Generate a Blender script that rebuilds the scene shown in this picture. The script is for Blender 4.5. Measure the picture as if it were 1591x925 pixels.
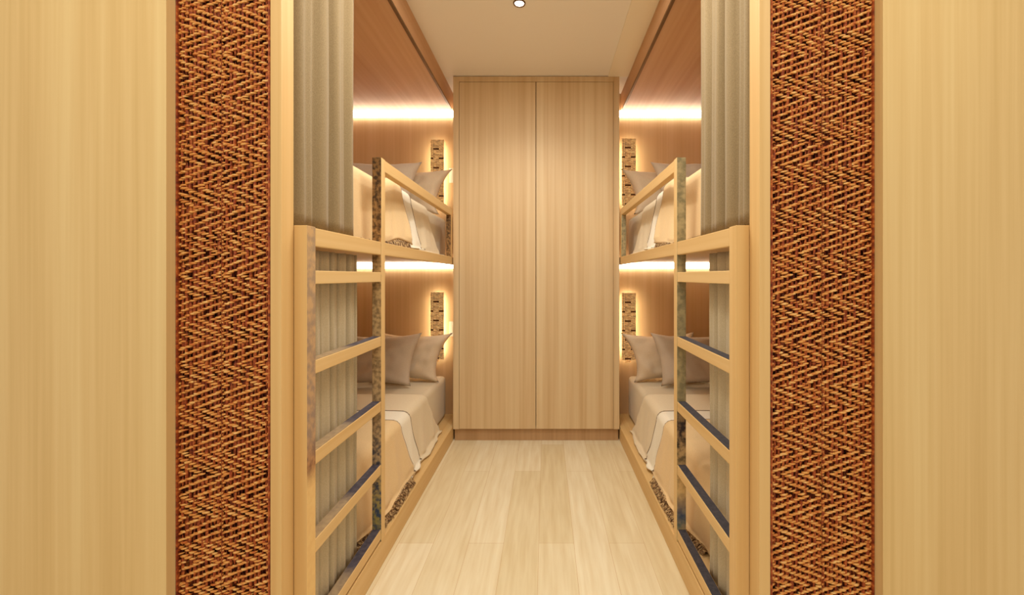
import bpy, bmesh, math, random
from mathutils import Vector, Matrix, noise
random.seed(7)
PI = math.pi
S = bpy.context.scene
C = S.collection
for o in list(bpy.data.objects): bpy.data.objects.remove(o)

# ------------------------------------------------------------------ camera
F = 650.0                     # focal length in pixels of the 1591 px wide frame
cam_d = bpy.data.cameras.new('camera'); cam = bpy.data.objects.new('camera', cam_d); C.objects.link(cam)
cam_d.sensor_width = 36.0; cam_d.sensor_fit = 'HORIZONTAL'
cam_d.lens = 36.0 * F / 1591.0
cam.location = (0, 0, 1.14); cam.rotation_euler = (PI / 2, 0, 0)
cam_d.shift_x = -(848 - 795.5) / 1591.0
cam_d.shift_y = (430 - 462.5) / 1591.0
cam_d.clip_start = 0.02
S.camera = cam

# ------------------------------------------------------------------ world, exposure
S.view_settings.view_transform = 'Standard'
S.view_settings.look = 'None'
S.view_settings.gamma = 1.0
S.view_settings.use_curve_mapping = False
S.view_settings.exposure = 0.0
w = bpy.data.worlds.new('world'); S.world = w; w.use_nodes = True
w.node_tree.nodes['Background'].inputs[0].default_value = (1.0, 0.91, 0.76, 1)
w.node_tree.nodes['Background'].inputs[1].default_value = 0.72

def area(name, loc, rot, size, size_y, power, col):
    l = bpy.data.lights.new(name, 'AREA'); l.shape = 'RECTANGLE'; l.size = size; l.size_y = size_y
    l.energy = power; l.color = col
    o = bpy.data.objects.new(name, l); C.objects.link(o); o.location = loc; o.rotation_euler = rot
    return o
# unseen fill lights added over the camera and over the aisle to brighten both
area('hall_fill_light', (-0.06, 0.05, 2.62), (math.radians(20), 0, 0), 2.6, 0.7, 25, (1.0, 0.95, 0.76))
area('aisle_fill_light', (-0.065, 1.45, 2.50), (0, 0, 0), 0.7, 0.5, 20, (1.0, 0.97, 0.86))
def spot(name, loc, power, ang, blend=0.7, col=(1.0, 0.97, 0.87)):
    l = bpy.data.lights.new(name, 'SPOT'); l.energy = power; l.color = col
    l.spot_size = math.radians(ang); l.spot_blend = blend; l.shadow_soft_size = 0.03
    o = bpy.data.objects.new(name, l); C.objects.link(o); o.location = loc
    return o
spot('downlight_beam', (-0.134, 2.12, 2.505), 21, 135)

# ------------------------------------------------------------------ materials
def srgb(r, g, b):
    f = lambda c: ((c / 255 + 0.055) / 1.055) ** 2.4 if c / 255 > 0.04045 else c / 255 / 12.92
    return (f(r), f(g), f(b), 1)
def newmat(name, rough=0.5, spec=0.4):
    m = bpy.data.materials.new(name); m.use_nodes = True
    nt = m.node_tree; b = nt.nodes['Principled BSDF']
    b.inputs['Roughness'].default_value = rough
    b.inputs['Specular IOR Level'].default_value = spec
    return m, nt, b
def ramp(nt, stops):
    r = nt.nodes.new('ShaderNodeValToRGB'); e = r.color_ramp.elements
    while len(e) < len(stops): e.new(0.5)
    for i, (p, c) in enumerate(stops): e[i].position = p; e[i].color = c
    return r
def coords(nt, scale, kind='Object'):
    t = nt.nodes.new('ShaderNodeTexCoord'); mp = nt.nodes.new('ShaderNodeMapping')
    mp.inputs['Scale'].default_value = scale
    nt.links.new(t.outputs[kind], mp.inputs[0]); return mp
def wood(name, cols, axis='z', fine=70, broad=9, rough=0.5, spec=0.35):
    m, nt, b = newmat(name, rough, spec)
    def sc(f, k): return {'z': (f, f, k), 'y': (f, k, f), 'x': (k, f, f)}[axis]
    n1 = nt.nodes.new('ShaderNodeTexNoise'); n1.inputs['Scale'].default_value = 1; n1.inputs['Detail'].default_value = 5
    nt.links.new(coords(nt, sc(fine, 0.9)).outputs[0], n1.inputs[0])
    n2 = nt.nodes.new('ShaderNodeTexNoise'); n2.inputs['Scale'].default_value = 1; n2.inputs['Detail'].default_value = 2
    nt.links.new(coords(nt, sc(broad, 0.25)).outputs[0], n2.inputs[0])
    mx = nt.nodes.new('ShaderNodeMix'); mx.data_type = 'FLOAT'; mx.inputs[0].default_value = 0.55
    nt.links.new(n1.outputs[0], mx.inputs[2]); nt.links.new(n2.outputs[0], mx.inputs[3])
    n = len(cols)
    r = ramp(nt, [(0.33 + 0.34 * i / (n - 1), c) for i, c in enumerate(cols)])
    nt.links.new(mx.outputs[0], r.inputs[0]); nt.links.new(r.outputs[0], b.inputs['Base Color'])
    bp = nt.nodes.new('ShaderNodeBump'); bp.inputs['Strength'].default_value = 0.05; bp.inputs['Distance'].default_value = 0.002
    nt.links.new(n1.outputs[0], bp.inputs['Height']); nt.links.new(bp.outputs[0], b.inputs['Normal'])
    return m
def cloth(name, c1, c2, scale=400, rough=0.9, bump=0.25, stripes=0):
    m, nt, b = newmat(name, rough, 0.1)
    n = nt.nodes.new('ShaderNodeTexNoise'); n.inputs['Scale'].default_value = 1; n.inputs['Detail'].default_value = 3
    nt.links.new(coords(nt, (scale, scale, scale * (0.25 if stripes else 1))).outputs[0], n.inputs[0])
    r = ramp(nt, [(0.35, c1), (0.65, c2)])
    nt.links.new(n.outputs[0], r.inputs[0]); nt.links.new(r.outputs[0], b.inputs['Base Color'])
    bp = nt.nodes.new('ShaderNodeBump'); bp.inputs['Strength'].default_value = bump; bp.inputs['Distance'].default_value = 0.001
    nt.links.new(n.outputs[0], bp.inputs['Height']); nt.links.new(bp.outputs[0], b.inputs['Normal'])
    b.inputs['Sheen Weight'].default_value = 0.15
    return m
def mottled(name, cols, scale=60, rough=0.6):
    m, nt, b = newmat(name, rough, 0.3)
    n = nt.nodes.new('ShaderNodeTexNoise'); n.inputs['Scale'].default_value = 1; n.inputs['Detail'].default_value = 4
    nt.links.new(coords(nt, (scale, scale, scale * 0.7)).outputs[0], n.inputs[0])
    r = ramp(nt, [(0.34 + 0.3 * i / (len(cols) - 1), c) for i, c in enumerate(cols)])
    nt.links.new(n.outputs[0], r.inputs[0]); nt.links.new(r.outputs[0], b.inputs['Base Color'])
    return m
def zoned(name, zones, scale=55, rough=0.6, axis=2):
    """mottled finish whose colour changes along the piece: zones = [(coordinate, dark, light)]"""
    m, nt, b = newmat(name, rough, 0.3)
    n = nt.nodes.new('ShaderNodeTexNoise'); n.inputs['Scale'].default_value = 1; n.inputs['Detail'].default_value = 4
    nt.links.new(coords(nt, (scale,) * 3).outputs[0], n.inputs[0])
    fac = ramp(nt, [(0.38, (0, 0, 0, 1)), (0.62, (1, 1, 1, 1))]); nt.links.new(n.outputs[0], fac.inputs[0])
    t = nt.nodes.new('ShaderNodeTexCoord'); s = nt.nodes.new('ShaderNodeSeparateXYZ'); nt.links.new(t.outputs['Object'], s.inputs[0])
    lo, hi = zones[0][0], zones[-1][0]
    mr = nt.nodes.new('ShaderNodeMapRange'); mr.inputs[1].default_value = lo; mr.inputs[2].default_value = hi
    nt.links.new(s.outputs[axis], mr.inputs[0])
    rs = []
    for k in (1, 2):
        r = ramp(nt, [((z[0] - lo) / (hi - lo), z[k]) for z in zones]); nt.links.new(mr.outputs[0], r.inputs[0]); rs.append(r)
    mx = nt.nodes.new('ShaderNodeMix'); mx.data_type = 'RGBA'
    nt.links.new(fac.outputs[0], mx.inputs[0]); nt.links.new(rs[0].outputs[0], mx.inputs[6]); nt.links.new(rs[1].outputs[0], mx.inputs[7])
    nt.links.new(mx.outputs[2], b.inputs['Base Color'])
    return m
def plain(name, col, rough=0.5, emit=0.0, ecol=None, spec=0.3):
    m, nt, b = newmat(name, rough, spec)
    b.inputs['Base Color'].default_value = col
    if emit:
        b.inputs['Emission Color'].default_value = ecol or col; b.inputs['Emission Strength'].default_value = emit
    return m

M = {}
M['wall_wood'] = wood('pale_wall_oak', [srgb(208, 174, 116), srgb(220, 188, 132), srgb(228, 200, 146)], 'z', 60, 6)
M['jamb_wood'] = wood('jamb_oak', [srgb(208, 164, 106), srgb(218, 180, 122), srgb(226, 190, 136)], 'z', 60, 25)
M['ward_wood'] = wood('wardrobe_oak', [srgb(204, 170, 126), srgb(216, 186, 144), srgb(224, 198, 158)], 'z', 55, 14)
M['back_wood'] = wood('alcove_oak', [srgb(204, 164, 120), srgb(212, 174, 130), srgb(218, 182, 140)], 'z', 60, 12)
M['soffit_wood'] = wood('soffit_walnut_tone', [srgb(196, 148, 108), srgb(204, 158, 118), srgb(212, 168, 128)], 'y', 40, 10)
M['frame_wood'] = wood('bunk_frame_oak', [srgb(212, 172, 114), srgb(220, 184, 128), srgb(226, 194, 142)], 'y', 50, 12)
M['post_wood'] = wood('ladder_post_oak', [srgb(212, 170, 110), srgb(220, 182, 124), srgb(226, 192, 138)], 'z', 50, 12)
M['ceiling'] = plain('ceiling_paint', srgb(244, 236, 226), 0.9)
M['soffit_paint'] = plain('ceiling_border_paint', srgb(244, 232, 210), 0.9)
M['led'] = plain('led_strip_light', (1, 0.9, 0.75, 1), 0.5, 8.0, (1.0, 0.94, 0.78, 1))
M['led_back'] = plain('lamp_backlight', (1, 0.8, 0.5, 1), 0.5, 20.0, (1.0, 0.93, 0.64, 1))
M['downlight'] = plain('downlight_lens', (1, 1, 1, 1), 0.5, 8.0, (1.0, 0.97, 0.9, 1))
M['metal'] = plain('bronze_ring', srgb(120, 90, 60), 0.35); M['metal'].node_tree.nodes['Principled BSDF'].inputs['Metallic'].default_value = 0.6
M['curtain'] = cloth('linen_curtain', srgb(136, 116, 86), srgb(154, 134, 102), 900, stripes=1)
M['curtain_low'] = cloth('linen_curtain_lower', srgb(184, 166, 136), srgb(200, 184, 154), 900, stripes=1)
M['sheet'] = cloth('fitted_sheet', srgb(214, 198, 170), srgb(222, 206, 180), 300, bump=0.1)
M['duvet'] = cloth('duvet_cotton', srgb(224, 206, 176), srgb(232, 216, 188), 300, bump=0.1)
M['band'] = cloth('white_cotton', srgb(238, 228, 210), srgb(244, 236, 220), 300, bump=0.1)
M['piping'] = plain('brown_piping', srgb(120, 96, 72), 0.8)
M['throw'] = cloth('beige_wool', srgb(228, 196, 148), srgb(234, 204, 158), 300, bump=0.15)
M['fringe'] = mottled('brown_fringe', [srgb(74, 50, 30), srgb(132, 98, 62), srgb(206, 174, 126)], 110)
M['pillow_grey'] = cloth('taupe_pillowcase', srgb(200, 180, 160), srgb(208, 188, 168), 300, bump=0.1)
M['pillow_cream'] = cloth('cream_pillowcase', srgb(210, 186, 158), srgb(218, 194, 166), 300, bump=0.1)
M['pillow_white'] = cloth('white_pillowcase', srgb(244, 236, 220), srgb(248, 242, 228), 300, bump=0.1)
M['switch'] = plain('white_plastic', srgb(240, 232, 214), 0.4)
M['dark'] = plain('dark_plastic', srgb(40, 34, 30), 0.4)
M['tread_dark'] = mottled('charcoal_tread', [srgb(52, 50, 58), srgb(70, 66, 72)], 90, 0.7)
M['tread_left'] = zoned('two_tone_tread', [(0.0, srgb(168, 140, 104), srgb(178, 150, 112)), (0.24, srgb(140, 120, 100), srgb(160, 138, 110)), (0.30, srgb(60, 56, 70), srgb(84, 78, 88)), (0.55, srgb(56, 52, 66), srgb(80, 74, 84))], axis=1)  # tan at the near end, charcoal towards the far end
M['post_face_left'] = zoned('mottled_brown_face', [(0.0, srgb(150, 140, 80), srgb(226, 190, 120)), (0.2, srgb(60, 74, 100), srgb(150, 140, 80)), (0.42, srgb(70, 70, 80), srgb(190, 160, 120)), (0.6, srgb(140, 116, 86), srgb(196, 164, 122)), (1.15, srgb(140, 112, 76), srgb(200, 164, 112)), (1.30, srgb(84, 58, 32), srgb(170, 126, 76)), (1.62, srgb(52, 36, 20), srgb(120, 86, 48))], 70)  # mottled colours by height, bluish low down, dark brown at the top
M['post_face_right'] = zoned('mottled_green_grey_face', [(0.0, srgb(180, 160, 90), srgb(200, 176, 110)), (0.12, srgb(140, 150, 110), srgb(200, 170, 120)), (0.2, srgb(40, 60, 100), srgb(90, 100, 110)), (0.3, srgb(190, 160, 110), srgb(220, 186, 130)), (0.48, srgb(40, 34, 36), srgb(190, 156, 110)), (0.56, srgb(60, 50, 50), srgb(150, 120, 90)), (0.66, srgb(140, 128, 96), srgb(176, 158, 116)), (1.62, srgb(132, 122, 92), srgb(176, 158, 120))], 50)  # mottled colours by height, blue and near-black bands in the lower part
M['post_side_left'] = zoned('mauve_mottled_side', [(0.0, srgb(230, 190, 126), srgb(232, 194, 130)), (0.56, srgb(228, 186, 124), srgb(232, 194, 130)), (0.62, srgb(130, 90, 66), srgb(180, 130, 86)), (0.7, srgb(150, 126, 110), srgb(186, 150, 114)), (1.28, srgb(166, 140, 112), srgb(200, 162, 116))], 40)  # plain oak tone below, mottled mauve-brown above
M['cord_light'] = None

# cords of the woven panels: random tone per strand by coordinates, fine twist
def cordmat(name, cols):
    m, nt, b = newmat(name, 0.5, 0.35)
    n = nt.nodes.new('ShaderNodeTexNoise'); n.inputs['Scale'].default_value = 1; n.inputs['Detail'].default_value = 3
    nt.links.new(coords(nt, (55, 55, 120)).outputs[0], n.inputs[0])
    r = ramp(nt, [(0.32 + 0.36 * i / (len(cols) - 1), c) for i, c in enumerate(cols)])
    nt.links.new(n.outputs[0], r.inputs[0]); nt.links.new(r.outputs[0], b.inputs['Base Color'])
    wv = nt.nodes.new('ShaderNodeTexWave'); wv.bands_direction = 'DIAGONAL'; wv.inputs['Scale'].default_value = 220
    nt.links.new(coords(nt, (1, 1, 1)).outputs[0], wv.inputs[0])
    bp = nt.nodes.new('ShaderNodeBump'); bp.inputs['Strength'].default_value = 0.5; bp.inputs['Distance'].default_value = 0.001
    nt.links.new(wv.outputs[1], bp.inputs['Height']); nt.links.new(bp.outputs[0], b.inputs['Normal'])
    return m
M['cord_light'] = cordmat('golden_cord', [srgb(196, 104, 46), srgb(228, 158, 80), srgb(246, 198, 128)])
M['cord_dark'] = cordmat('rust_cord', [srgb(104, 36, 18), srgb(160, 70, 28), srgb(206, 118, 54)])
M['cord_back'] = plain('maroon_backing', srgb(104, 38, 20), 0.9)
M['bamboo'] = cordmat('backlit_bamboo', [srgb(140, 78, 28), srgb(216, 156, 80), srgb(250, 218, 154)])
bb = M['bamboo'].node_tree.nodes['Principled BSDF']
bb.inputs['Emission Color'].default_value = (1.0, 0.68, 0.28, 1); bb.inputs['Emission Strength'].default_value = 0.25
M['bamboo_gap'] = plain('dark_bamboo_node', srgb(90, 50, 18), 0.8)

def floor_mat():
    m, nt, b = newmat('pale_oak_planks', 0.42, 0.4)
    t = nt.nodes.new('ShaderNodeTexCoord'); mp = nt.nodes.new('ShaderNodeMapping')
    mp.inputs['Rotation'].default_value = (0, 0, PI / 2); mp.inputs['Location'].default_value = (0.35, 0.03, 0)
    nt.links.new(t.outputs['Object'], mp.inputs[0])
    br = nt.nodes.new('ShaderNodeTexBrick')
    br.inputs['Scale'].default_value = 1; br.inputs['Brick Width'].default_value = 1.05; br.inputs['Row Height'].default_value = 0.150
    br.inputs['Mortar Size'].default_value = 0.0006; br.inputs['Mortar Smooth'].default_value = 0.1
    br.offset = 0.37; br.offset_frequency = 2
    br.inputs['Color1'].default_value = srgb(228, 214, 180); br.inputs['Color2'].default_value = srgb(240, 230, 204)
    br.inputs['Mortar'].default_value = srgb(204, 168, 116)
    nt.links.new(mp.outputs[0], br.inputs[0])
    n = nt.nodes.new('ShaderNodeTexNoise'); n.inputs['Scale'].default_value = 1; n.inputs['Detail'].default_value = 6; n.inputs['Distortion'].default_value = 0.2
    nt.links.new(coords(nt, (42, 3.2, 1)).outputs[0], n.inputs[0])
    r = ramp(nt, [(0.3, srgb(240, 232, 220)), (0.7, srgb(255, 255, 255))])
    nt.links.new(n.outputs[0], r.inputs[0])
    mx = nt.nodes.new('ShaderNodeMix'); mx.data_type = 'RGBA'; mx.blend_type = 'MULTIPLY'; mx.inputs[0].default_value = 1
    nt.links.new(br.outputs[0], mx.inputs[6]); nt.links.new(r.outputs[0], mx.inputs[7]); nt.links.new(mx.outputs[2], b.inputs['Base Color'])
    return m
M['floor'] = floor_mat()

# ------------------------------------------------------------------ helpers
def wloc(o):
    v = Vector(o.location)
    while o.parent: o = o.parent; v += Vector(o.location)
    return v
def obj(name, bm, mats, parent=None, smooth=False, at=None):
    """bm is in world coordinates; the object's origin is put at `at` (top-level) or on its parent"""
    me = bpy.data.meshes.new(name)
    org = wloc(parent) if parent else Vector(at or (0, 0, 0))
    bm.transform(Matrix.Translation(-org)); bmesh.ops.recalc_face_normals(bm, faces=bm.faces[:]); bm.to_mesh(me); bm.free()
    for m in (mats if isinstance(mats, (list, tuple)) else [mats]): me.materials.append(m)
    if smooth:
        for p in me.polygons: p.use_smooth = True
    o = bpy.data.objects.new(name, me); C.objects.link(o)
    if parent: o.parent = parent
    else: o.location = org
    return o
def thing(name, label, cat, loc, group=None):
    o = bpy.data.objects.new(name, None); C.objects.link(o); o.location = loc; o.empty_display_size = 0.1
    o['label'] = label; o['category'] = cat
    if group: o['group'] = group
    return o
def tag(o, label, cat, group=None, kind=None):
    o['label'] = label; o['category'] = cat
    if group: o['group'] = group
    if kind: o['kind'] = kind
    return o
def struct(name, bm, m, **k):
    o = obj(name, bm, m, **k); o['kind'] = 'structure'; return o
def add_box(bm, x0, x1, y0, y1, z0, z1, bev=0.0, mi=0, front_mi=None, top_mi=None, seg=2):
    if x0 > x1: x0, x1 = x1, x0
    t = bmesh.new()
    bmesh.ops.create_cube(t, size=1)
    t.transform(Matrix.Translation(((x0 + x1) / 2, (y0 + y1) / 2, (z0 + z1) / 2)) @ Matrix.Diagonal((x1 - x0, y1 - y0, z1 - z0, 1)))
    for f in t.faces: f.material_index = mi
    if front_mi is not None:
        for f in t.faces:
            if f.normal.y < -0.9: f.material_index = front_mi
    if bev: bmesh.ops.bevel(t, geom=t.edges[:], offset=bev, segments=seg, affect='EDGES', profile=0.6)
    merge(bm, t); return bm
def merge(bm, t):
    me = bpy.data.meshes.new('tmp'); t.to_mesh(me); t.free(); bm.from_mesh(me); bpy.data.meshes.remove(me)
def box(*a, **k):
    bm = bmesh.new(); add_box(bm, *a, **k); return bm
def grid(nu, nv, fn, mi=None):
    bm = bmesh.new(); vs = [[bm.verts.new(fn(i / nu, j / nv)) for j in range(nv + 1)] for i in range(nu + 1)]
    for i in range(nu):
        for j in range(nv):
            f = bm.faces.new((vs[i][j], vs[i + 1][j], vs[i + 1][j + 1], vs[i][j + 1]))
            if mi: f.material_index = mi((i + .5) / nu, (j + .5) / nv)
    return bm
def solidify(o, t, off=0.0):
    m = o.modifiers.new('thickness', 'SOLIDIFY'); m.thickness = t; m.offset = off
def tube(bm, pts, r, n=6, taper=None):
    rings = []
    for i, p in enumerate(pts):
        a = Vector(pts[min(i + 1, len(pts) - 1)]) - Vector(pts[max(i - 1, 0)])
        q = a.to_track_quat('Z', 'Y'); rr = r * (taper[i] if taper else 1)
        rings.append([bm.verts.new(Vector(p) + q @ Vector((rr * math.cos(2 * PI * k / n), rr * math.sin(2 * PI * k / n), 0))) for k in range(n)])
    for a, b in zip(rings, rings[1:]):
        for k in range(n): bm.faces.new((a[k], a[(k + 1) % n], b[(k + 1) % n], b[k]))
    bm.faces.new(rings[0]); bm.faces.new(rings[-1])

# ------------------------------------------------------------------ key measures
CX = -0.0655                 # middle of the aisle
def X(s, u): return CX + s * u
YF, YJ, YI = 1.050, 1.077, 1.130       # front wall face, jamb face, inner side of the front wall
YW, YB = 2.889, 3.170                  # wardrobe front, back wall
ZC, ZS = 2.527, 2.400                  # ceiling, bunk soffit
UE, UP, UM, US, UW = 0.5795, 0.6155, 0.680, 0.635, 1.56   # platform edge, post outer face, mattress edge, soffit face, side wall
side = {-1: 'left', 1: 'right'}

# ------------------------------------------------------------------ structure
struct('floor', box(-2.6, 2.5, -1.6, 3.30, -0.10, 0.0), M['floor'])
struct('ceiling', box(-1.70, 1.57, YI + 0.002, 3.30, ZC, ZC + 0.1), M['ceiling'])
struct('ceiling_hall', box(-2.6, 2.5, -1.6, YI, 2.72, 2.80), M['ceiling'])
struct('trim_1', box(X(1, 0.4955), X(1, US) - 0.001, YI + 0.01, YW + 0.0, ZC - 0.006, ZC), M['soffit_paint'])
struct('wall_back', box(-1.70, 1.57, YB, YB + 0.12, 0, ZC), M['back_wood'])
for s in (-1, 1):
    struct('wall_' + side[s], box(X(s, UW), X(s, UW + 0.08), YI + 0.002, YB, 0, ZC), M['back_wood'])
struct('wall_front_left', box(-2.6, -0.953, YF, YI, 0, 2.72, bev=0.001), M['wall_wood'])
struct('wall_front_right', box(0.8465, 2.5, YF, YI, 0, 2.72, bev=0.001), M['wall_wood'])
struct('wall_front_top', box(-0.952, 0.8455, YF + 0.01, YI, 2.44, 2.72), M['wall_wood'])
# solid walling behind the woven panels
for s, a, b_ in ((-1, -0.9525, -0.7105), (1, 0.582, 0.846)):
    struct('trim_%d' % (3 + s), box(a, b_, 1.100, YI, 0, 2.44), M['jamb_wood'])
for s, a in ((-1, -0.7095), (1, 0.5785)):
    struct('trim_%d' % (6 + s), box(a, X(s, UP) + s * 0.0, YJ, YI, 0, 2.44, bev=0.0015), M['jamb_wood'])
for s in (-1, 1):            # bulkhead over the bunks
    struct('trim_%d' % (9 + s), box(X(s, US), X(s, UW), YI + 0.002, YB, ZS, ZC - 0.0005), M['soffit_wood'])

# ------------------------------------------------------------------ woven cord panels on the front wall
def woven_panel(x0, x1, seam, flip, label):
    zb, zt = 0.0, 2.44
    t = thing('woven_wall_panel', label, 'wall panel', ((x0 + x1) / 2, 1.100, 0), 'woven cord panels beside the doorway')
    obj('backing', box(x0, x1, 1.088, 1.0995, zb, zt), M['cord_back'], t)
    edge = bmesh.new()
    add_box(edge, x0, x0 + 0.004, 1.076, 1.0878, zb, zt); add_box(edge, x1 - 0.004, x1, 1.076, 1.0878, zb, zt)
    obj('edge_binding', edge, M['cord_dark'], t)
    bm = bmesh.new()
    W = x1 - x0 - 0.010; nc = 11; px = 0.0449; pr = 0.0044
    nrow = int((zt - zb) / pr) - 1; ph = 0.0
    for r_ in range(nrow):
        z0 = zb + (r_ + 1) * pr
        up = (r_ // 13) % 2 == 0
        ph += (1 if up else -1) * flip * px / 4
        for lo, hi in ((x0 + .004, seam), (seam, x1 - .004)):
            for k_ in range(-2, 5):
                xc = lo + (ph % px) + k_ * px + random.uniform(-.0012, .0012)
                L = 0.0232 * random.uniform(.9, 1.12)
                if xc + L / 2 < lo + .004 or xc - L / 2 > hi - .004: continue
                th = 0.0031 * random.uniform(.8, 1.2); tl = random.uniform(.03, .14) if up == (flip > 0) else random.uniform(.06, .18)
                yf = 1.0815 + random.uniform(-.0012, .0012); zj = z0 + random.uniform(-.0008, .0008)
                pts = []
                for k in range(6):
                    f = k / 5 - 0.5
                    pts.append((min(max(xc + f * L, lo), hi), yf + 0.0055 * (2 * f) ** 2, zj + f * L * tl))
                tube(bm, pts, th, 5, [.3, .85, 1.0, 1.0, .8, .3])
    obj('cord_weave', bm, M['cord_light'], t, smooth=True)
    b2 = bmesh.new()
    for c in range(nc * 2):
        xc = x0 + 0.006 + (c + 0.5) * (W - .002) / (nc * 2)
        n = int((zt - zb) / 0.05)
        tube(b2, [(xc + random.uniform(-.0006, .0006), 1.0850 + 0.0010 * math.sin(i * 2.1 + c * 2), zb + (zt - zb) * i / n) for i in range(n + 1)], 0.0047, 5)
    obj('warp_cords', b2, M['cord_dark'], t, smooth=True)
    b3 = bmesh.new(); n = 160
    tube(b3, [(seam + 0.0012 * math.sin(i * 1.3), 1.0790, zb + (zt - zb) * i / n) for i in range(n + 1)], 0.0011, 5)
    obj('seam_cord', b3, M['cord_dark'], t, smooth=True)
woven_panel(-0.952, -0.7105, -0.836, 1, 'rust and gold herringbone cord panel left of the bunk doorway')
woven_panel(0.5795, 0.8455, 0.712, -1, 'rust and gold herringbone cord panel right of the bunk doorway')

# ------------------------------------------------------------------ wardrobe
wl, wr = -0.640, 0.508
t = thing('wardrobe', 'tall pale oak two-door wardrobe at the end of the aisle', 'wardrobe', ((wl + wr) / 2, YB, 0))
bm = bmesh.new()
add_box(bm, wl, wl + 0.040, YW, YB - 0.002, 0.085, ZC - 0.004, .001)
add_box(bm, wr - 0.040, wr, YW, YB - 0.002, 0.085, ZC - 0.004, .001)
add_box(bm, wl + 0.040, wr - 0.040, YW, YB - 0.002, ZC - 0.040, ZC - 0.004, .001)
add_box(bm, wl + 0.040, wr - 0.040, YW + .02, YB - 0.002, 0.085, 0.100, .001)
add_box(bm, wl + 0.040, wr - 0.040, YB - 0.02, YB - 0.002, 0.100, ZC - 0.04)
obj('cabinet_body', bm, M['ward_wood'], t)
mid = -0.068
obj('door', box(wl + 0.042, mid - 0.002, YW + 0.001, YW + 0.021, 0.087, ZC - 0.042, .0015), M['ward_wood'], t)
obj('door', box(mid + 0.002, wr - 0.042, YW + 0.001, YW + 0.021, 0.087, ZC - 0.042, .0015), M['ward_wood'], t)
M['plinth'] = wood('plinth_oak', [srgb(172, 134, 94), srgb(182, 144, 104), srgb(192, 154, 114)], 'z', 55, 14)
obj('plinth', box(wl + 0.006, wr - 0.004, YW + 0.022, YB - 0.002, 0, 0.084, .001), M['plinth'], t)

# ------------------------------------------------------------------ ceiling downlight
t = thing('downlight', 'small round recessed downlight with bronze ring in the ceiling', 'ceiling light', (-0.134, 2.12, ZC))
bm = bmesh.new(); n = 40
prof = [(0.0235, 0.0), (0.0235, -0.004), (0.026, -0.006), (0.030, -0.005), (0.0315, 0.0)]
rg = [[bm.verts.new((-0.134 + r * math.cos(2 * PI * k / n), 2.12 + r * math.sin(2 * PI * k / n), ZC + z)) for k in range(n)] for r, z in prof]
for a, b_ in zip(rg, rg[1:]):
    for k in range(n): bm.faces.new((a[k], a[(k + 1) % n], b_[(k + 1) % n], b_[k]))
obj('trim_ring', bm, M['metal'], t, smooth=True)
bm = bmesh.new(); bmesh.ops.create_cone(bm, cap_ends=True, segments=40, radius1=0.0225, radius2=0.0225, depth=0.002, matrix=Matrix.Translation((-0.134, 2.12, ZC - 0.0015)))
obj('lens', bm, M['downlight'], t)

# ------------------------------------------------------------------ bunk frames
RUNG_Z = [1.157, 0.905, 0.650, 0.402, 0.148]
def bunk(s):
    L = side[s]
    t = thing('bunk_bed', 'pale oak built-in bunk frame with ladder on the %s side of the aisle' % L, 'bunk bed', (X(s, UE), YI, 0), 'built-in bunk frames')
    xe, xp, xw = X(s, UE), X(s, UP), X(s, UW - 0.002)
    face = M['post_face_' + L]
    # platforms
    obj('lower_platform', box(xe, xw, YI + 0.003, YB - 0.002, 0, 0.100, .003), M['frame_wood'], t)
    obj('upper_platform', box(X(s, UE + 0.002), xw, YI + 0.003, YB - 0.032, 1.247, 1.268, .002), M['frame_wood'], t)
    obj('side_rail', box(xe + s * .0015, X(s, UE + 0.024), YI + 0.045, YB - 0.033, 1.2245, 1.2765, .003), M['frame_wood'], t)
    # ladder
    bm = bmesh.new(); add_box(bm, xe, xp + s * .0006, YI + 0.0004, YI + 0.043, 0.100, 1.279, .002)
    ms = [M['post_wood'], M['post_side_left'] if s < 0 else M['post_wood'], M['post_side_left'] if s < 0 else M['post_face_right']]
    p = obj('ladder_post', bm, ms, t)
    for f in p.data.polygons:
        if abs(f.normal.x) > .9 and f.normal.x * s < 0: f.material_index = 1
    bm = bmesh.new(); add_box(bm, xe, xp, 1.640, 1.680, 0.100, 1.608, .002)
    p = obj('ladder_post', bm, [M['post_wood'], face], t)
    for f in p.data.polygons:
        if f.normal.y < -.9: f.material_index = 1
    for i, z in enumerate(RUNG_Z):
        r = obj('rung', box(xe + s * .001, xp - s * .001, YI + 0.043, 1.640, z - 0.038, z, .002), M['frame_wood'], t)
        if i:
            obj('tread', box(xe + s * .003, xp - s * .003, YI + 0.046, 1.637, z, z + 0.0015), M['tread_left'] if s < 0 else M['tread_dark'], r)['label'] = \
                'dark non-slip strip' if s > 0 else 'grey-brown strip, dark at the far end'
    # guard rail
    obj('guard_rail', box(xe + s * .001, xp - s * .004, 1.681, YW - 0.004, 1.560, 1.606, .002), M['frame_wood'], t)
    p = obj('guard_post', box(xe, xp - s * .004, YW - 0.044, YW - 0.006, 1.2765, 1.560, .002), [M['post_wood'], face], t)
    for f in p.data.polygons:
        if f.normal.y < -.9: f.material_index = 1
    return t
for s in (-1, 1): bunk(s)

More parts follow.
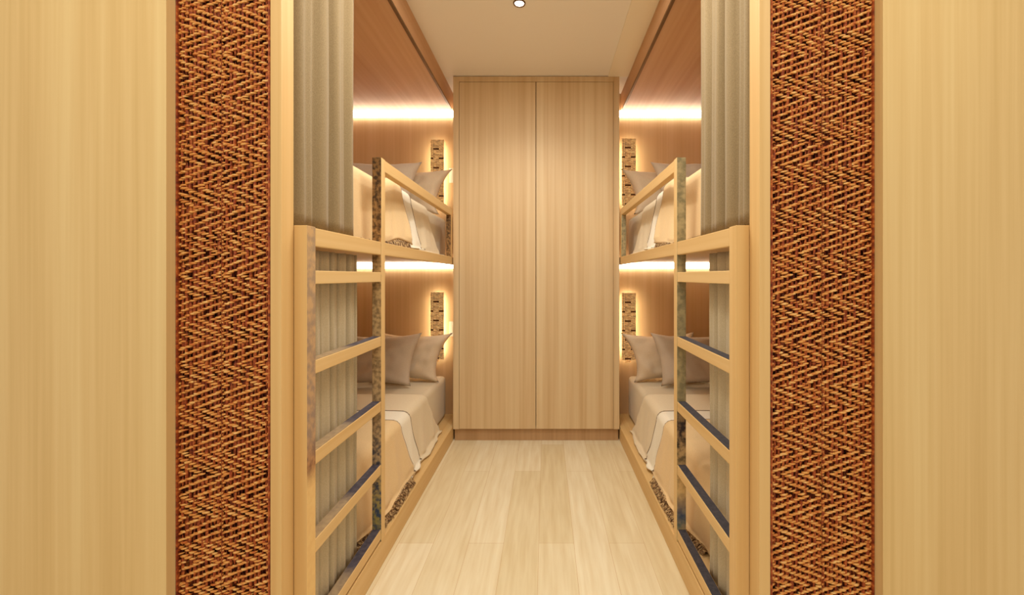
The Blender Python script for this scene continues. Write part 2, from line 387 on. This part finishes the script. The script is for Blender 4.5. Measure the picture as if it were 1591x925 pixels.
# ------------------------------------------------------------------ curtain tracks and curtains
def curtain(s, y0, y1, z0, z1, folds, amp, mat, label, seed):
    rnd = random.Random(seed)
    ph = [rnd.uniform(0, 6) for _ in range(4)]
    uc = 0.6395
    def fn(a, b):
        y = y0 + (y1 - y0) * a
        wv = math.sin(2 * PI * folds * a + ph[0] + .6 * math.sin(5 * a + ph[1]))
        wv = math.copysign(abs(wv) ** 0.5, wv) * .70 + .30 * math.sin(2 * PI * folds * 2.7 * a + ph[2] + 2 * math.sin(4 * a))
        k = 0.92 + 0.08 * math.sin(3 * b + ph[3])
        z = z0 + (z1 - z0) * b
        yy = y + .010 * math.cos(2 * PI * folds * a + ph[0]) * math.sin(PI * a) + .002 * math.sin(7 * b + 9 * a)
        return (X(s, uc + amp * wv * k), yy, z)
    bm = grid(int(folds * 18), 30, fn)
    yc = (y0 + y1) / 2
    o = obj('curtain', bm, mat, smooth=True, at=(X(s, uc), yc, z0)); solidify(o, 0.0025)
    return tag(o, label, 'curtain', 'bunk curtains')
for s in (-1, 1):
    L = side[s]
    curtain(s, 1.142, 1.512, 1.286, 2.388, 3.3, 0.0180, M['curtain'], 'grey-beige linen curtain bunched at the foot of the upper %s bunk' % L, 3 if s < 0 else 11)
    y1 = 1.548 if s < 0 else 1.445
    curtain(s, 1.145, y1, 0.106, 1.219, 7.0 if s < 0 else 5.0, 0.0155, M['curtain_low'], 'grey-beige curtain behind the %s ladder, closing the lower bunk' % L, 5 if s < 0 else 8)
    bm = bmesh.new(); add_box(bm, X(s, US + .001), X(s, US + 0.016), YI + 0.01, YB - 0.04, ZS - 0.0095, ZS - .0003, .001)
    o = obj('curtain_track', bm, M['metal'], at=(X(s, US), 2.1, ZS))
    tag(o, 'thin curtain track under the %s bulkhead above the upper bunk' % L, 'curtain track', 'curtain tracks')

# ------------------------------------------------------------------ LED strips on the back wall
for s in (-1, 1):
    for zt, lv in ((2.389, 'upper'), (1.2445, 'lower')):
        a = 0.5795 if lv == 'upper' else 0.5815
        bm = box(X(s, a + .004), X(s, UW - .004), YB - 0.028, YB - 0.001, zt - 0.044, zt, .004)
        o = obj('led_strip', bm, M['led'], at=(X(s, 1.0), YB, zt - .05))
        tag(o, 'glowing white light strip along the head wall of the %s %s bunk' % (lv, side[s]), 'light strip', 'bunk light strips')

# ------------------------------------------------------------------ backlit woven wall lamps
def sconce(s, x0, x1, ztop, label):
    H = 0.500; W = x1 - x0; xc = (x0 + x1) / 2; zb = ztop - H
    t = thing('wall_lamp', label, 'wall lamp', (xc, YB, zb), 'backlit bamboo wall lamps')
    for zz in (zb + .09, ztop - .09): obj('mount', box(xc - .004, xc + .004, YB - 0.0452, YB - .0005, zz - .004, zz + .004), M['switch'], t)
    obj('backlight', box(x0 + .030, x1 - .030, YB - 0.0510, YB - 0.0450, zb + .022, ztop - .022), M['led_back'], t)
    y = YB - 0.060
    bm = bmesh.new(); dk = bmesh.new()
    cols = [(x0, x0 + W * .22, .27), (x0 + W * .22, x0 + W * .64, .13), (x0 + W * .64, x1, .27)]
    per = 0.28 * H
    add_box(dk, x0 + .001, x1 - .001, y + .0040, y + .0085, zb, ztop)
    for a, b_, ph in cols:
        n = max(2, int((b_ - a) / .008)); wdt = (b_ - a) / n
        z = ztop
        dashes = [ztop - (ph + .28 * k) * H for k in range(-1, 4) if 0.02 < ph + .28 * k < 0.98]
        edges = [ztop] + dashes + [zb]
        for i in range(len(edges) - 1):
            z1_, z0_ = edges[i], edges[i + 1]
            weft = 0.030 if i else 0.0
            top = z1_ - (0.011 if i else 0)
            for q in range(3 if weft else 0):       # cross strips right under each dark gap
                add_box(bm, a + .0008, b_ - .0008, y - .0015, y + .0035, max(top - .010 * (q + 1) + .0016, zb), top - .010 * q, .0008, seg=1)
            lo, hi = z0_ + .0015, top - weft - .001
            if hi - lo < .006: continue
            for q in range(n):                      # upright splints
                j = random.uniform(0, .0015)
                add_box(bm, a + q * wdt + .0015, a + (q + 1) * wdt - .0015, y - .004 + j, y + .002 + j, lo, hi, .0008, seg=1)
    obj('splint_weave', bm, M['bamboo'], t); obj('backing_frame', dk, M['bamboo_gap'], t)
k = YB / F
for s, p0, p1, py, lv in ((-1, 672, 692.5, 221, 'upper'), (-1, 672, 692.5, 454, 'lower'), (1, 964, 985.5, 219, 'upper'), (1, 964, 985.5, 455, 'lower')):
    sconce(s, (p0 - 848) * k, (p1 - 848) * k, 1.14 - (py - 430) * k, 'tall narrow woven bamboo lamp glowing on the wall of the %s %s bunk' % (lv, side[s]))

# switches beside the left lamps
for z, lv in ((1.905, 'upper'), (0.745, 'lower')):
    t = thing('wall_switch', 'white switch plate between lamp and wardrobe in the %s left bunk' % lv, 'switch', (-0.705, YB, z), 'bunk wall switches')
    obj('plate', box(-0.730, -0.660, YB - 0.012, YB - 0.0005, z - 0.055, z + 0.055, .003), M['switch'], t)
    obj('rocker', box(-0.712, -0.678, YB - 0.016, YB - 0.012, z - 0.028, z + 0.028, .002), M['switch'], t)
    obj('indicator', box(-0.698, -0.691, YB - 0.0175, YB - 0.016, z + 0.002, z + 0.010), M['dark'], t)

# ------------------------------------------------------------------ bedding
def mattress(s, zb, label):
    H = 0.30; y0, y1 = 1.20, YB - 0.04
    bm = bmesh.new(); add_box(bm, X(s, UM), X(s, UW - .03), y0, y1, zb, zb + H, 0.035, seg=4)
    o = obj('mattress', bm, M['sheet'], smooth=True, at=(X(s, 1.1), 2.1, zb))
    tag(o, label, 'mattress', 'bunk mattresses')
    return o
def drape_path(d, zt, zl, uout, uin=UW - .05, R=0.035, off=0.004):
    """cross section: d metres measured from the mattress' aisle corner; negative over the top, positive down the side"""
    um = UM - off
    arc = R * PI / 2
    if d < -arc / 2: return um + R + (-d - arc / 2), zt + off
    if d < arc / 2:
        a = (d + arc / 2) / arc * PI / 2
        return um + R - R * math.sin(a), zt + off - R + R * math.cos(a)
    e = d - arc / 2; hgt = (zt + off - R) - zl - .006 - off * .8
    if e < hgt: return um - uout * (e / hgt) ** 1.5 * .55, zt + off - R - e
    q = e - hgt
    return um - uout * .55 - q, zl + .006 + off * .8
def drape(s, zt, zl, ya, yb, label, name, mat, length, seed, off=0.004, flare=(0, 0), top=0.75, amp=0.012, thick=0.004, uo=0.035, near=False, mats=None, mi=None):
    hs = random.Random(seed); ph = [hs.uniform(0, 6) for _ in range(6)]
    total = top + length
    def fn(a, b):
        d = -top + total * a
        fall = max(0.0, min(1.0, d / 0.28))
        y = ya + (yb - ya) * b + (flare[0] * (1 - b) + flare[1] * b) * fall ** 1.2
        ln = d + 0.010 * math.sin(9 * b + ph[0]) * fall
        k1 = max(0.0, min(1.0, (y - 1.58) / 0.22)); k2 = max(0.0, min(1.0, (y - 1.86) / 0.10)) if near else 1.0
        u, z = drape_path(ln, zt, zl, uo * k1, off=off if not near else .008 + (off - .008) * k2)
        wv = math.sin(y * 26 + ph[1] + 1.2 * math.sin(y * 7 + ph[2])) * .6 + math.sin(y * 55 + ph[3] + 2 * fall) * .3
        u -= k1 * amp * fall * max(-.15, wv + .35) * (1 if d < .27 else .5)
        if near: u = max(u, UM - .0115 - .075 * k1 - .02 * k2, UE + .008)
        if d < 0:
            z += .0035 * (1 + noise.noise(Vector((u * 5, y * 5, seed)))) * min(1, -d * 8)
        return (X(s, u), y, max(z, zl + .004 + thick * .5))
    bm = grid(96, max(16, int((yb - ya) * 80)), fn, mi)
    o = obj(name, bm, mats or mat, smooth=True, at=(X(s, UM), (ya + yb) / 2, zt)); solidify(o, thick)
    return o, fn

def bed(s, lv):
    L = side[s]; zl = 0.100 if lv == 'lower' else 1.268
    H = 0.30; zt = zl + H
    W = '%s %s bunk' % (lv, L)
    mattress(s, zl + 0.0005, 'mattress in a pale fitted sheet on the %s' % W)
    # duvet with its turned-back white band
    sd = {'lower': 1, 'upper': 2}[lv] * 10 + s
    du, fn = drape(s, zt, zl, 2.02, 2.58, '', 'duvet', M['duvet'], 0.315, sd, off=0.009, flare=(0.09, 0.20), amp=0.014, thick=0.008, uo=0.045)
    tag(du, 'cream duvet hanging over the edge of the %s' % W, 'duvet', 'bunk duvets')
    # white turned back band lies over the duvet's near edge
    bd, f2 = drape(s, zt, zl, 2.035, 2.225, '', 'folded_band', M['band'], 0.310, sd, off=0.020, flare=(0.085, 0.10), amp=0.014, thick=0.006, uo=0.045)
    bd.parent = du; bd.location = Vector(bd.location) - Vector(du.location); bd['label'] = 'white turned-back band'
    pb = bmesh.new()
    tube(pb, [tuple(Vector(f2(i / 60, 1.0)) + Vector((0, 0, .001))) for i in range(61)], 0.0045, 6)
    obj('piping', pb, M['piping'], du, smooth=True)
    # throw
    th, f3 = drape(s, zt, zl, 1.215, 2.05, '', 'throw_blanket', M['throw'], 0.310 if lv == 'lower' else 0.285, sd, near=True, off=0.032, flare=(0.0, 0.11), amp=0.014, thick=0.006, uo=0.045)
    tag(th, 'beige throw blanket with brown fringe over the foot of the %s' % W, 'blanket', 'fringed throw blankets')
    pb = bmesh.new()
    tube(pb, [tuple(Vector(f3(i / 60, 1.0)) + Vector((0, .001, .001))) for i in range(61)], 0.0032, 6)
    obj('piping', pb, M['piping'], th, smooth=True)
    fb = bmesh.new(); rr = random.Random(sd)
    umin = UE + .006 if lv == 'lower' else UE + .030
    for i in range(420):
        b_ = 0.36 + 0.57 * (i + rr.random()) / 420
        e = Vector(f3(1.0, b_)); Lf = rr.uniform(.010, .020) + .012 * abs(math.sin(i * .11 + sd))
        dy = rr.uniform(-.012, .012)
        ue = (e.x - CX) * s
        lim = max(umin, 0.622) if e.y < 1.71 else umin
        ut = max(ue - Lf, lim); um_ = (ue + .004 + ut) / 2
        z = zl + 0.006
        tube(fb, [(X(s, ue + .004), e.y, e.z + .002), (X(s, um_), e.y + dy * .4, z + rr.uniform(0.004, .014) + max(0, e.z - z) * .4), (X(s, ut), e.y + dy, z - .003 + rr.uniform(0, .006))], 0.0019, 4)
    fr = obj('fringe', fb, M['fringe'], th); fr['label'] = 'brown tasselled fringe'
    # pillows
    pillow(s, X(s, 0.945), 2.93, zt + .004, 0.54, 0.325, 0.12, 13, s * 5, M['pillow_cream'], 'cream pillow nearest the aisle on the %s' % W, sd, shear=0.24, pinch=0.20)
    pillow(s, X(s, 1.105), 2.745, zt + .016, 0.56, 0.335, 0.11, 16, s * -3, M['pillow_grey'], 'taupe pillow leaning in front, away from the aisle, on the %s' % W, sd + 1, shear=0.16, pinch=0.10)

def pillow(s, x, y, z, W, H, T, lean, yaw, mat, label, seed, shear=0.0, pinch=0.13):
    rnd = random.Random(seed); n = 30
    o0 = Vector((rnd.uniform(0, 9), rnd.uniform(0, 9), 0))
    bm = bmesh.new(); g = {}
    for sg in (-1, 1):
        for i in range(n + 1):
            for j in range(n + 1):
                a, b = i / n * 2 - 1, j / n * 2 - 1
                edge = abs(a) > .999 or abs(b) > .999
                if sg == 1 and edge: g[sg, i, j] = g[-1, i, j]; continue
                pa = a * (1 - pinch * (1 - b * b) * a * a); pb = b * (1 - 0.12 * (1 - a * a) * b * b)
                th = max(0, (1 - a ** 4) * (1 - b ** 4)) ** 0.55
                nz = noise.noise(Vector((a * 2.2, b * 2.2, sg)) + o0) * .3 + noise.noise(Vector((a * 6, b * 3, sg)) + o0) * .12
                cr = .10 * math.sin(8 * (a + b) + seed) * max(0, abs(a * b))
                t_ = T / 2 * th * (1 + nz + cr)
                g[sg, i, j] = bm.verts.new((pa * W / 2, sg * t_, (pb + 1) * H / 2 + (0.010 * abs(a) ** 3 * b) + .009))
        for i in range(n):
            for j in range(n):
                f = (g[sg, i, j], g[sg, i + 1, j], g[sg, i + 1, j + 1], g[sg, i, j + 1])
                bm.faces.new(f if sg > 0 else f[::-1])
    for v in bm.verts: v.co.x -= s * shear * max(0, v.co.z - .04)
    bm.transform(Matrix.Translation((x, y, z)) @ Matrix.Rotation(math.radians(yaw), 4, 'Z') @ Matrix.Rotation(math.radians(-lean), 4, 'X'))
    o = obj('pillow', bm, mat, smooth=True, at=(x, y, z))
    tag(o, label, 'pillow', 'bunk pillows'); return o

for s in (-1, 1):
    for lv in ('lower', 'upper'): bed(s, lv)
